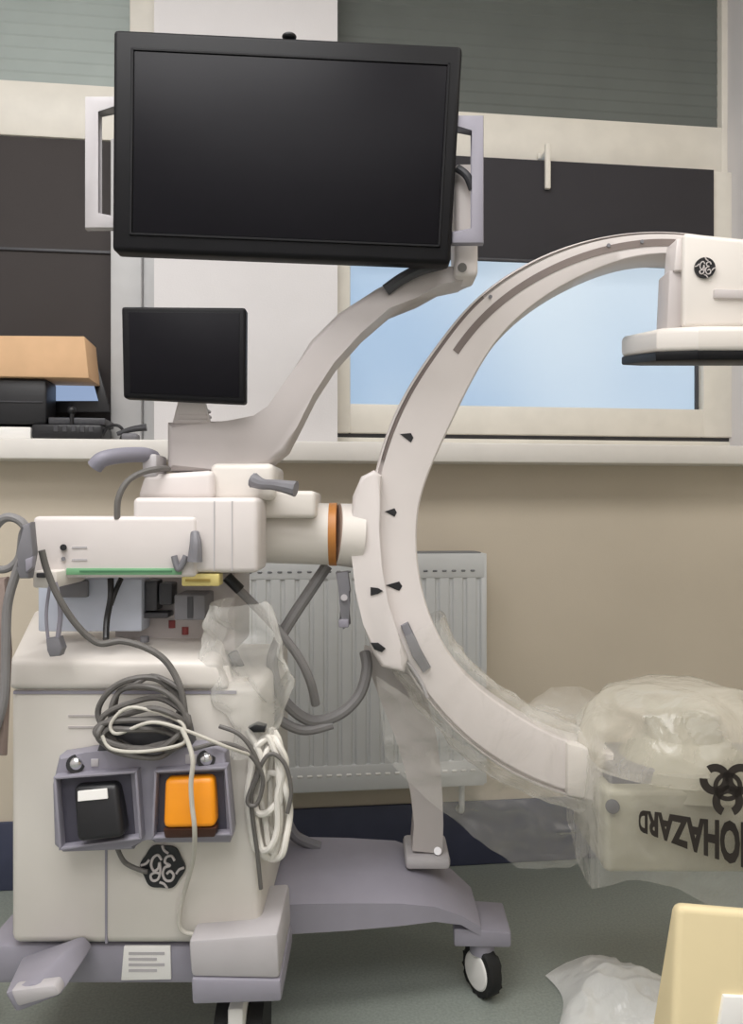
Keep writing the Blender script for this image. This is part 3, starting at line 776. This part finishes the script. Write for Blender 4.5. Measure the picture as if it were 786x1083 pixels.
# ================================================================== FOOT SWITCH ON THE CABINET
fs = thing('foot_switch', 'grey double foot switch with black and orange pedals hung on the cabinet', 'foot switch', M(150, 900, 1.45))
D = 1.45
b = B()
pprism(b, [(62, 800), (90, 796), (150, 791), (222, 789), (238, 797), (246, 880), (243, 892), (163, 892), (156, 884), (148, 887), (141, 899), (66, 902), (57, 894), (55, 830)], D, D+.045, .006, 3)
hs = obj('housing', b, lav, fs)
b = B()   # raised rims round both wells
for ps in ([(56, 822), (145, 815), (150, 888), (62, 900)], [(163, 815), (240, 811), (246, 884), (160, 888)]):
    o4 = ps; cx = sum(p[0] for p in ps)/4; cy = sum(p[1] for p in ps)/4
    i4 = [(cx+(x-cx)*.93, cy+(y-cy)*.92) for x, y in ps]
    for k in range(4):
        a0_, a1_, c1_, c0_ = o4[k], o4[(k+1) % 4], i4[(k+1) % 4], i4[k]
        pprism(b, [a0_, a1_, c1_, c0_], D-.022, D+.006, .002)
obj('well_rim', b, lav, fs)
b = B(); pprism(b, [(62, 824), (138, 819), (143, 884), (68, 894)], D-.002, D+.01); obj('left_well', b, mat('shaded_well_plastic', (74, 72, 84), .55), fs)  # well coloured dark for the shading inside it
b = B(); pprism(b, [(168, 819), (236, 816), (240, 880), (165, 884)], D-.002, D+.01); obj('right_well', b, mat('shaded_well_plastic', (74, 72, 84), .55), fs)  # second well, inner shading in its colour too
b = B(); pprism(b, [(62, 822), (138, 817), (139, 828), (63, 833)], D-.004, D+.01); pprism(b, [(168, 817), (236, 814), (237, 824), (168, 827)], D-.004, D+.01); obj('well_top_shade_strip', b, black, fs) if False else b.free()
def pedal(pf, name, m, dz0, dz1):
    bb = B()
    f4 = [M(x, y, D-(dz0 if k < 2 else dz1)) for k, (x, y) in enumerate(pf)]
    quadbox(bb, f4, .04, .010, 4)
    return obj(name, bb, m, fs)
pb_ = pedal([(77, 832), (124, 829), (131, 886), (81, 892)], 'black_pedal', black, .022, .045)
b = B(); quadbox(b, [M(82, 837, D-.0265), M(113, 834, D-.0265), M(114, 845, D-.031), M(82, 848, D-.031)], .004, .001, 1); obj('label', b, paper, pb_)
po = pedal([(174, 824), (226, 822), (228, 876), (172, 877)], 'orange_pedal', orange, .022, .042)
b = B(); quadbox(b, [M(172, 877, D-.040), M(229, 876, D-.040), M(227, 886, D-.028), M(174, 887, D-.028)], .03, .004); obj('pedal_edge', b, mat('dark_brown_rubber', (70, 36, 20), .6), po)
b = B(); ball(b, M(80, 808, D-.002), .0125, 1, .7, 1); obj('screw', b, chrome, fs)
b = B(); ball(b, M(218, 803, D-.002), .0125, 1, .7, 1); obj('screw', b, chrome, fs)
for (x, y) in ((80, 808), (218, 803)):
    b = B(); cyl(b, M(x, y, D-.004), M(x, y, D+.01), .0165, n=20); obj('screw_washer', b, black, fs)
b = B(); pbox(b, 196, 208, 798, 808, D-.002, D+.002, .001); obj('housing_label', b, lav_lt, fs)
b = B(); pbox(b, 96, 104, 803, 811, D-.002, D+.002, .001); obj('housing_label', b, lav_lt, fs)
b = B(); pprism(b, [(112, 765), (196, 762), (204, 796), (100, 800)], 1.452, 1.50, .006); obj('hanging_hook', b, darkgrey, fs)
b = B(); ptube(b, [(124, 897, D+.02), (132, 912, D+.03), (148, 920, D+.036), (156, 922, D+.036)], .0045); obj('switch_cord', b, cordgrey, fs)

# ================================================================== CABLES
# coil of grey cable hooked above the foot switch
b = B()
rnd = random.Random(3)
def loop(cx, cy, rx, ry, d, tilt, r, jit=4, n_=10):
    pts = []
    for i in range(n_):
        a_ = 2*PI*i/n_
        x = rx*math.cos(a_); y = ry*math.sin(a_)
        X = cx+x*math.cos(tilt)-y*math.sin(tilt)+rnd.uniform(-jit, jit); Y = cy+x*math.sin(tilt)+y*math.cos(tilt)+rnd.uniform(-jit, jit)
        pts.append((X, Y, d+rnd.uniform(-.012, .012)))
    ptube(b, pts, r, closed=True, n=8, sub=6)
loop(150, 755, 45, 38, 1.455, .05, .0058, 2)
loop(153, 765, 46, 26, 1.44, .0, .0055, 3)
loop(150, 772, 44, 20, 1.43, -.1, .0055, 3)
loop(156, 760, 40, 34, 1.45, .3, .005, 4)
loop(148, 778, 46, 16, 1.425, .08, .0055, 3)
loop(158, 745, 34, 28, 1.46, -.2, .005, 4)
loop(152, 784, 44, 14, 1.43, .05, .0055, 3)
tag(obj('coiled_cable', b, cordgrey, origin=M(150, 790, 1.44)), 'thick coil of grey cable heaped above the foot switch', 'cable')
b = B()
ptube(b, [(108, 778, 1.42), (118, 792, 1.415), (150, 795, 1.41), (190, 788, 1.41), (196, 778, 1.42), (188, 762, 1.43), (140, 748, 1.43), (118, 764, 1.425), (124, 776, 1.42), (160, 764, 1.415), (195, 772, 1.415), (240, 790, 1.43), (270, 800, 1.47)], .0032)
tag(obj('pale_cable', b, cordpale, origin=M(150, 794, 1.41)), 'pale thin cable woven over the grey coil on the cabinet', 'cable')
b = B(); ptube(b, [(44, 582, 1.42), (50, 604, 1.425), (62, 632, 1.43), (82, 662, 1.44), (104, 680, 1.45), (128, 678, 1.46), (152, 684, 1.46), (172, 696, 1.46), (184, 712, 1.46), (192, 732, 1.455), (196, 758, 1.45)], .0062)
tag(obj('draped_cable', b, cordgrey, origin=M(104, 680, 1.45)), 'grey cable drooping from control box over cabinet top', 'cable')
b = B(); ptube(b, [(117, 612, 1.56), (117, 632, 1.55), (113, 656, 1.545), (112, 676, 1.52)], .006); ptube(b, [(128, 612, 1.57), (122, 626, 1.555), (117, 640, 1.55)], .005)
tag(obj('black_cable', b, black, origin=M(113, 676, 1.52)), 'short black forked cable hanging below the control box', 'cable')
b = B(); ptube(b, [(192, 770, 1.41), (200, 788, 1.40), (204, 806, 1.392), (202, 828, 1.392), (203, 850, 1.392), (206, 880, 1.395), (204, 910, 1.44), (196, 940, 1.475), (190, 965, 1.485), (191, 982, 1.487), (204, 988, 1.488), (232, 984, 1.49), (262, 982, 1.49)], .0042)
tag(obj('thin_cord', b, cordpale, origin=M(200, 985, 1.488)), 'thin pale cord hanging across the orange pedal down the cabinet', 'cord')
# white cable hank at the cabinet's right side
b = B()
for (cx, cy, rx, ry, d, tl) in ((285, 850, 14, 58, 1.50, .02), (291, 838, 13, 66, 1.51, -.04), (280, 842, 16, 60, 1.49, .08), (288, 862, 17, 46, 1.50, .0), (283, 822, 18, 40, 1.495, .1), (294, 850, 10, 52, 1.52, -.06)):
    loop(cx, cy, rx, ry, d, tl, .0062, 3, 12)
ptube(b, [(262, 772, 1.50), (272, 790, 1.49), (278, 812, 1.485), (276, 840, 1.485)], .006)
tag(obj('cable_hank', b, cordwhite, origin=M(285, 905, 1.50)), 'long hank of white cables hanging at the cabinet right side', 'cable')
b = B(); pprism(b, [(262, 770), (270, 766), (281, 769), (280, 775), (268, 775)], 1.485, 1.51, .003); tag(obj('cable_plug', b, black, origin=M(270, 775, 1.49)), 'small black plug end sticking out of the white cables', 'plug')
b = B()
ptube(b, [(232, 768, 1.47), (252, 776, 1.465), (266, 792, 1.465), (274, 815, 1.47), (266, 840, 1.475), (268, 870, 1.48), (272, 900, 1.485), (276, 940, 1.49)], .004)
ptube(b, [(205, 792, 1.43), (235, 786, 1.45), (262, 796, 1.46), (278, 822, 1.47), (272, 850, 1.47), (262, 845, 1.47), (282, 800, 1.48), (300, 806, 1.48), (308, 835, 1.48), (304, 860, 1.48)], .004)
tag(obj('tangled_cord', b, cordgrey, origin=M(272, 940, 1.48)), 'thin grey cord tangled over the white cables by the cabinet', 'cord')
# cords at left edge, hung over the control box end
b = B()
ptube(b, [(-20, 590, 1.42), (-4, 556, 1.42), (10, 547, 1.42), (26, 556, 1.42), (28, 580, 1.42), (18, 604, 1.42), (8, 640, 1.42), (6, 690, 1.42), (4, 740, 1.42), (-8, 780, 1.42)], .008)
ptube(b, [(-14, 600, 1.43), (6, 602, 1.43), (20, 590, 1.43), (24, 565, 1.43), (30, 556, 1.43)], .007)
tag(obj('looped_cord', b, hosegrey, origin=M(10, 700, 1.42)), 'grey cord looped over the left end of the control box', 'cord')
t = thing('pendant_switch', 'dark grey pendant hand switch hanging on cord at left edge', 'hand switch', M(24, 560, 1.41))
b = B(); pprism(b, [(22, 556), (32, 552), (35, 585), (30, 612), (20, 612), (16, 600), (21, 584)], 1.385, 1.41, .005); obj('grip', b, midgrey, t)
b = B(); pprism(b, [(26, 592), (35, 588), (34, 600), (27, 606)], 1.375, 1.39, .003); obj('button', b, lav, t)
b = B(); pprism(b, [(-6, 612), (7, 610), (9, 690), (5, 800), (-8, 800)], 1.425, 1.44, .005); tag(obj('strap', b, mat('brown_strap', (140, 124, 116), .7, var=.08), origin=M(0, 800, 1.43)), 'brown-grey strap hanging down beside the cabinet left side', 'strap')
t = thing('hanging_plug', 'grey plug hanging on two thin wires under control box', 'plug', M(56, 692, 1.46))
b = B(); pprism(b, [(48, 676), (62, 674), (66, 686), (63, 694), (52, 695), (49, 688)], 1.44, 1.465, .004); obj('plug_body', b, midgrey, t)
b = B(); ptube(b, [(51, 678, 1.45), (49, 650, 1.45), (52, 624, 1.45), (55, 612, 1.45)], .003); ptube(b, [(61, 676, 1.45), (64, 650, 1.45), (62, 632, 1.45), (58, 616, 1.45)], .0045); obj('wires', b, lav, t)

# ================================================================== PLASTIC FILM
# cover over the x-ray tube
def dome(u, v):
    a_ = 2*PI*u; ph = v*PI*.5
    rx, ry, rz = .205, .20, .165
    k = math.cos(ph)**.75 if v < 1 else 0
    c0 = Vector((.665, 1.74, .565))
    p = Vector((c0.x+rx*k*math.cos(a_), c0.y+ry*k*math.sin(a_), c0.z+rz*math.sin(ph)**.9))
    p += Vector((math.cos(a_), math.sin(a_), .3))*.016*wr(p, 8, 1)*min(1, 2*k)
    return p
b = B(); grid(b, dome, 90, 30); bmesh.ops.remove_doubles(b, verts=b.verts, dist=1e-5)
cover = thing('plastic_cover', 'clear plastic bag with dark print pulled over the x-ray tube', 'plastic cover', M(722, 925, 1.6))
obj('bag_dome', b, film_milky, cover, smooth=180)
# skirt hanging round the tank
def skirt(u, v):
    # front and left faces of the tank, wrapping round
    path = [(.80, 1.57), (.62, 1.572), (.475, 1.575), (.455, 1.60), (.452, 1.75), (.46, 1.88)]
    L = 0; seg = []
    for a_, c_ in zip(path, path[1:]): seg.append(((a_, c_), math.dist(a_, c_)))
    tot = sum(s for _, s in seg); tl = u*tot
    for (a_, c_), s in seg:
        if tl <= s+1e-9:
            f_ = tl/s; x = a_[0]+(c_[0]-a_[0])*f_; y = a_[1]+(c_[1]-a_[1])*f_; break
        tl -= s
    z = .59-(.235+.03*math.sin(u*11))*v
    p = Vector((x, y, z))
    k = .010*wr(p, 8, 4)
    return p+Vector((-k*.6, -abs(k)*1.3, 0))
b = B(); grid(b, skirt, 90, 34); obj('bag_skirt', b, film_clear, cover, smooth=180)
# print on the bag: upside-down lettering and hazard mark
def text_mesh(s):
    cu = bpy.data.curves.new('lettering', 'FONT'); cu.body = s; cu.align_x = 'LEFT'; cu.resolution_u = 3; cu.offset = .045
    to = bpy.data.objects.new('lettering', cu); C.objects.link(to)
    dg = bpy.context.evaluated_depsgraph_get(); me = bpy.data.meshes.new_from_object(to.evaluated_get(dg))
    bpy.data.objects.remove(to); bpy.data.curves.remove(cu)
    return me
me = text_mesh('BIOHAZARD')
xs_ = [v.co.x for v in me.vertices]; ys_ = [v.co.y for v in me.vertices]
x0_, x1_, y0_, y1_ = min(xs_), max(xs_), min(ys_), max(ys_)
qd = [M(806, 872, 1.548), M(676, 857, 1.548), M(676, 880, 1.548), M(806, 926, 1.548)]   # (u0,v0)(u1,v0)(u1,v1)(u0,v1)
b = B(); b.from_mesh(me); bpy.data.meshes.remove(me)
for v in b.verts:
    u = (v.co.x-x0_)/(x1_-x0_); vv = (v.co.y-y0_)/(y1_-y0_)
    u = 1-(1-u)**1.25
    p = qd[0]*(1-u)*(1-vv)+qd[1]*u*(1-vv)+qd[2]*u*vv+qd[3]*(1-u)*vv
    v.co = p+Vector((0, .004*math.sin(u*9), 0))
ge = bmesh.ops.extrude_face_region(b, geom=b.faces[:])
bmesh.ops.translate(b, verts=[g for g in ge['geom'] if isinstance(g, bmesh.types.BMVert)], vec=(0, .0006, 0))
obj('printed_lettering', b, ink, cover, smooth=10)
b = B()
mc = M(770, 832, 1.515); ms = 25*1.515/FPX
def arcband(cx, cz, r0, r1, a0, a1, n_=20):
    pr_ = [(cx+r1*math.cos(a0+(a1-a0)*i/n_), cz+r1*math.sin(a0+(a1-a0)*i/n_)) for i in range(n_+1)]
    pi_ = [(cx+r0*math.cos(a1+(a0-a1)*i/n_), cz+r0*math.sin(a1+(a0-a1)*i/n_)) for i in range(n_+1)]
    V0 = [b.verts.new(mc+Vector((x*ms, 0, z*ms))) for x, z in pr_+pi_]
    n2 = len(V0)//2
    for i in range(n2-1): b.faces.new((V0[i], V0[i+1], V0[n2*2-2-i], V0[n2*2-1-i]))
for k in range(3):
    a_ = -PI/2+k*2*PI/3
    arcband(.62*math.cos(a_), .62*math.sin(a_), .32, .66, a_+.45, a_+2*PI-.45, 28)
arcband(0, 0, .42, .62, 0, 2*PI, 30)
bmesh.ops.recalc_face_normals(b, faces=b.faces)
ge = bmesh.ops.extrude_face_region(b, geom=b.faces[:])
bmesh.ops.translate(b, verts=[g for g in ge['geom'] if isinstance(g, bmesh.types.BMVert)], vec=(0, .0006, 0))
obj('printed_hazard_mark', b, ink, cover, smooth=10)

# sleeve of film round the lower C and post
def sleeve(u, v):
    dg = 205+52*u; th = math.radians(dg); a_ = 2*PI*v
    ri = catmull(RIN, dg)-.018; ro = catmull(ROUT, dg)+.020
    rm = (ri+ro)/2; hr = (ro-ri)/2; hy = .072
    ca_, sa_ = math.cos(a_), math.sin(a_)
    sq = lambda t: math.copysign(abs(t)**.6, t)
    p = cpt(rm+hr*sq(ca_), th, (YC0+YC1)/2+hy*sq(sa_))
    k = .010*wr(p, 9, 2)
    return p+Vector((0, k*sq(sa_), 0))+(cpt(1, th, 0)-cpt(0, th, 0))*k*sq(ca_)
b = B(); grid(b, sleeve, 90, 40)
tag(obj('plastic_sleeve', b, film_clear, origin=cpt(.56, math.radians(230), 1.70), smooth=180), 'crinkled clear plastic sleeve wrapped round the lower C arc', 'plastic cover')
# drape hanging from the arc over the post and floor gap
def drape(u, v):
    top = [(398, 712), (440, 740), (480, 780), (540, 812), (600, 838), (640, 850)]
    bot = [(408, 800), (450, 840), (500, 880), (545, 912), (600, 912), (640, 880)]
    t_ = u*5; i = min(4, int(t_)); f_ = t_-i
    a_ = Vector(top[i]).lerp(Vector(top[i+1]), f_); c_ = Vector(bot[i]).lerp(Vector(bot[i+1]), f_)
    q_ = a_.lerp(c_, v)
    p = M(q_.x, q_.y, 1.70-.012+.05*math.sin(v*PI)*0)
    k = .016*wr(Vector((p.x, 0, p.z*1.6)), 9, 6)
    return p+Vector((0, -.012-k, 0))
b = B(); grid(b, drape, 80, 40)
tag(obj('plastic_drape', b, film_clear, origin=M(520, 880, 1.68), smooth=180), 'clear plastic drape hanging between support post and x-ray tube', 'plastic cover')
# bag film bulging between arc end and dome
def puff(u, v):
    x = 548+95*u; top = 752-20*math.sin(u*2.6); bot = 775+24*u
    y = top+(bot-top)*v
    p = M(x, y, 1.76+.05*math.cos(v*PI)); k = .014*wr(p, 10, 9)
    return p+Vector((0, k, k*.7))
b = B(); grid(b, puff, 50, 24); obj('bag_tail', b, film_clear, cover, smooth=180)
# bag over connectors at the cabinet's right shoulder
def shbag(u, v):
    a_ = -.35*PI+1.5*PI*u
    top, bot = 640, 800
    y = top+(bot-top)*v
    rx = (28+22*math.sin(PI*min(1, v*1.15)))
    cx = 246+14*v
    p = M(cx, y, 1.52)+Vector((rx*1.52/FPX*math.cos(a_+PI), -.05*math.sin(a_), 0))
    k = .014*wr(p, 11, 12)
    return p+Vector((k, k, k*.5))
b = B(); grid(b, shbag, 50, 50)
tag(obj('plastic_bag', b, film_bag, origin=M(250, 800, 1.52), smooth=180), 'crumpled clear plastic bag at the right shoulder of the cabinet', 'plastic bag')
# pale connectors inside it
b = B(); quadbox(b, [M(214, 742, 1.54), M(256, 736, 1.54), M(262, 786, 1.54), M(216, 790, 1.54)], .06, .01, 3)
obj('white_connector', b, shell2, mach)
b = B(); ptube(b, [(238, 704, 1.55), (240, 722, 1.545), (246, 742, 1.54)], .014, taper=lambda u: .6+.6*u); obj('white_plug', b, shell2, mach)
b = B(); ptube(b, [(256, 716, 1.55), (258, 740, 1.545), (262, 762, 1.54)], .012)
obj('white_plug', b, shell2, mach)

# crumpled bag on the floor
def floorbag(u, v):
    x = 596+150*u; 
    d = 1.90-.35*v+.06*math.sin(u*5)
    z = .004+.06*math.sin(PI*min(1, max(0, u)))**.7*math.sin(PI*v)**.7
    X = (x-393)*1.72/FPX+.02*math.sin(v*7)
    p = Vector((X, d, z)); k = .018*wr(p, 13, 15)*math.sin(PI*v)**.5*math.sin(PI*u)**.5
    return Vector((X+k*.5, d, max(.003, z+k)))
b = B(); grid(b, floorbag, 70, 60)
tag(obj('plastic_bag', b, film_floor, origin=M(650, 1060, 1.75)*1, smooth=180), 'crumpled clear plastic bag lying on the floor beside cream carton', 'plastic bag')

# ================================================================== CREAM CARTON IN THE FOREGROUND
cx_ = thing('carton', 'tall cream cardboard carton with white label at bottom right', 'carton', (.55, 1.2, 0))
b = B()
def fl(px, d): p = M(px, 0, d); return Vector((p.x, d, .0))
f4 = [M(716, 957, 1.15), M(905, 972, 1.15), fl(880, 1.13), fl(702, 1.13)]
b4 = [M(711, 953, 1.19), M(885, 968, 1.19), fl(850, 1.26), fl(655, 1.26)]
hexa(b, f4, b4, .012, 4); obj('body', b, cream, cx_)
b = B(); quadbox(b, [M(766, 1054, 1.139), M(860, 1058, 1.139), M(860, 1110, 1.134), M(758, 1104, 1.134)], .01, .001); obj('white_label', b, paper, cx_)
